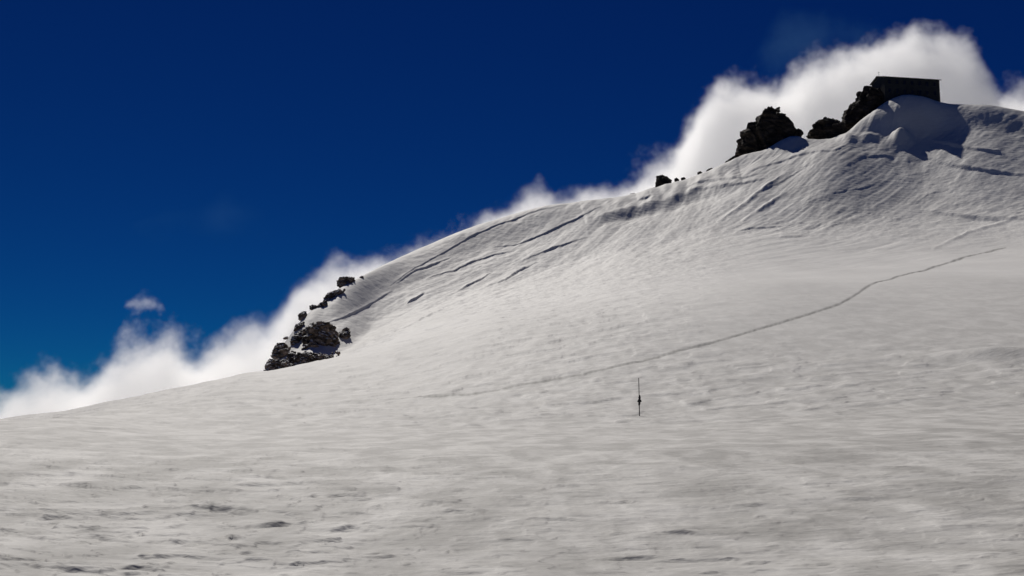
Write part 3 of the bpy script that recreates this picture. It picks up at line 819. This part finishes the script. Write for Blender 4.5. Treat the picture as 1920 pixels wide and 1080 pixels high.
# ------------------------------------------------------------------ clouds
def cloud(name, label, Y, half, outline, bottom_v, dens, amp, scale, soft, drop, seed, roundk=0.6, aniso=0.4, cat="cloud", floating=False, tint=(1.0, 1.0, 1.0)):
    """a bank of cloud at depth Y: outline = its upper edge in the photograph, left to right"""
    def at(u, v):
        d = Y / (cp - (H / 2 - v) / F * sp)
        return ((u - W / 2) / F * d, (sp + (H / 2 - v) / F * cp) * d)
    pts = [at(u, v) for u, v in outline]
    xs = np.array([p_[0] for p_ in pts]); zs = np.array([p_[1] for p_ in pts])
    xm, zb = (xs[0] + xs[-1]) / 2, min(at(outline[0][0], bottom_v)[1], zs.min() - 5)
    zt = zs.max()
    x0, x1 = xs[0], xs[-1]
    # body: slab whose top follows the outline, rounded front and back
    bm = bmesh.new()
    n = 40
    gx_ = np.linspace(x0, x1, n)
    mt = amp * 0.42
    gz_ = np.interp(gx_, xs, zs)
    gz_ = np.array([gz_[max(0, i - 2):i + 3].max() for i in range(n)]) + mt
    ys = np.linspace(-1, 1, 7)
    grid = [[bm.verts.new((gx_[i] - xm, yv * half, max(gz_[i] - zb - roundk * half * yv * yv, 1.0))) for yv in ys] for i in range(n)]
    low = [[bm.verts.new((gx_[i] - xm, yv * half, 0)) for yv in ys] for i in range(n)]
    for i in range(n - 1):
        for j in range(6):
            bm.faces.new((grid[i][j], grid[i + 1][j], grid[i + 1][j + 1], grid[i][j + 1]))
            bm.faces.new((low[i][j], low[i][j + 1], low[i + 1][j + 1], low[i + 1][j]))
        bm.faces.new((grid[i][0], low[i][0], low[i + 1][0], grid[i + 1][0]))
        bm.faces.new((grid[i][6], grid[i + 1][6], low[i + 1][6], low[i][6]))
    for i in (0, n - 1):
        for j in range(6):
            bm.faces.new((grid[i][j], grid[i][j + 1], low[i][j + 1], low[i][j]))
    m = bpy.data.materials.new(name); m.use_nodes = True
    nt = m.node_tree; nt.nodes.clear()
    lk = nt.links.new
    def val(s):
        return s.outputs[0]
    def mth(op, a, b=None, clamp=False):
        q = N(nt, "ShaderNodeMath", operation=op); q.use_clamp = clamp
        for k, s in enumerate((a, b)):
            if s is None: continue
            if isinstance(s, (int, float)): q.inputs[k].default_value = s
            else: lk(s, q.inputs[k])
        return q.outputs[0]
    out = N(nt, "ShaderNodeOutputMaterial"); pv = N(nt, "ShaderNodeVolumePrincipled")
    tc = N(nt, "ShaderNodeTexCoord"); sx = N(nt, "ShaderNodeSeparateXYZ"); lk(tc.outputs['Object'], sx.inputs[0])
    fx = mth('DIVIDE', mth('ADD', sx.outputs[0], float(xm - x0)), float(x1 - x0), True)
    fc = N(nt, "ShaderNodeFloatCurve"); cu = fc.mapping.curves[0]
    span = zt - zb
    nx = (xs - x0) / (x1 - x0); nz = (zs - zb) / span
    cu.points[0].location = (nx[0], nz[0]); cu.points[1].location = (nx[-1], nz[-1])
    for a_, b_ in zip(nx[1:-1], nz[1:-1]):
        cu.points.new(float(a_), float(b_))
    fc.mapping.update()
    lk(fx, fc.inputs['Value'])
    top_ = mth('MULTIPLY', fc.outputs[0], float(span))
    y2 = mth('POWER', mth('ABSOLUTE', mth('DIVIDE', sx.outputs[1], float(half))), 2.0)
    lvl = mth('SUBTRACT', mth('SUBTRACT', top_, sx.outputs[2]), mth('MULTIPLY', y2, float(half * roundk)))
    lvl = mth('SUBTRACT', lvl, float(drop))
    if floating:
        lvl = mth('MINIMUM', lvl, mth('SUBTRACT', sx.outputs[2], float(drop + amp * 0.35)))
    mp = N(nt, "ShaderNodeMapping"); mp.inputs['Location'].default_value = (seed * 13.1, seed * 7.7, seed * 3.3)
    lk(tc.outputs['Object'], mp.inputs[0])
    nz_ = N(nt, "ShaderNodeTexNoise"); nz_.inputs['Scale'].default_value = scale; nz_.inputs['Detail'].default_value = 5.0; nz_.inputs['Roughness'].default_value = 0.64
    lk(mp.outputs[0], nz_.inputs['Vector'])
    nn = mth('MULTIPLY', mth('SUBTRACT', nz_.outputs['Fac'], 0.5), float(amp * 2))
    d = mth('DIVIDE', mth('ADD', lvl, nn), float(soft), True)
    d = mth('MULTIPLY', mth('POWER', d, 1.9), float(dens))
    # fade to the ends of the bank
    e = mth('MULTIPLY', mth('MULTIPLY', fx, 14.0, True), mth('MULTIPLY', mth('SUBTRACT', 1.0, fx), 14.0, True))
    d = mth('MULTIPLY', d, e)
    lk(d, pv.inputs['Density'])
    pv.inputs['Color'].default_value = (*tint, 1)
    pv.inputs['Anisotropy'].default_value = aniso
    lk(pv.outputs[0], out.inputs['Volume'])
    o = mesh_obj(name, bm, m)
    o.location = (xm, Y, zb)
    tag(o, label, cat, "clouds behind the ridge")
    return o

cloud("cloud", "large white cloud billowing up behind the hut and black rock tower", 395, 21,
      [(1090, 400), (1130, 350), (1165, 316), (1205, 290), (1255, 258), (1282, 215), (1305, 175), (1340, 142), (1400, 132), (1462, 138), (1478, 104), (1540, 84), (1610, 68), (1640, 48), (1690, 36), (1745, 44), (1795, 76), (1830, 130), (1866, 190), (1910, 230)],
      430, 0.13, 20.0, 0.075, 11.0, 2.5, 1)
cloud("cloud", "small white cloud rising over the snow ridge at the right edge", 400, 22,
      [(1820, 210), (1850, 172), (1890, 142), (1940, 134), (2000, 155), (2060, 200), (2100, 260)],
      300, 0.10, 18.0, 0.08, 10.0, 2.5, 2)
cloud("cloud", "low strip of white cloud along the middle of the snow ridge", 345, 20,
      [(740, 500), (800, 452), (850, 420), (910, 388), (960, 362), (1010, 350), (1060, 344), (1105, 340), (1150, 345), (1200, 345), (1240, 380)],
      520, 0.12, 14.0, 0.085, 8.0, 1.0, 3)
cloud("cloud", "soft white cloud rising behind the rocks of the left shoulder", 300, 24,
      [(350, 735), (395, 640), (440, 608), (500, 576), (545, 552), (575, 508), (605, 486), (650, 476), (690, 460), (735, 456), (775, 450), (830, 440), (890, 430), (930, 450)],
      800, 0.12, 15.0, 0.085, 8.5, 1.5, 4)
cloud("cloud", "ragged white cloud bank lying low at the left edge", 270, 28,
      [(-120, 750), (-40, 740), (10, 726), (60, 690), (100, 674), (140, 680), (190, 674), (225, 648), (250, 622), (290, 610), (330, 616), (375, 636), (420, 648), (470, 665), (520, 700)],
      830, 0.12, 20.0, 0.10, 9.0, 1.0, 5)
cloud("cloud", "tiny detached wisp of cloud floating above the left cloud bank", 300, 5,
      [(234, 570), (252, 550), (275, 543), (294, 550), (308, 570)],
      586, 0.07, 7.0, 0.24, 4.0, 0.3, 6, floating=True)
cloud("cloud", "faint bluish veil of cloud left above the large white cloud", 430, 16,
      [(1330, 170), (1380, 100), (1430, 50), (1480, 15), (1540, -5), (1600, 5), (1660, 50)],
      190, 0.0018, 30.0, 0.04, 14.0, 2.0, 7, floating=True, tint=(0.3, 0.72, 1.0))
cloud("cloud", "barely visible thin haze patch in the blue sky at left", 520, 20,
      [(180, 470), (260, 400), (340, 360), (430, 352), (520, 380), (600, 430)],
      480, 0.0009, 34.0, 0.03, 16.0, 2.0, 8, floating=True, tint=(0.3, 0.72, 1.0))
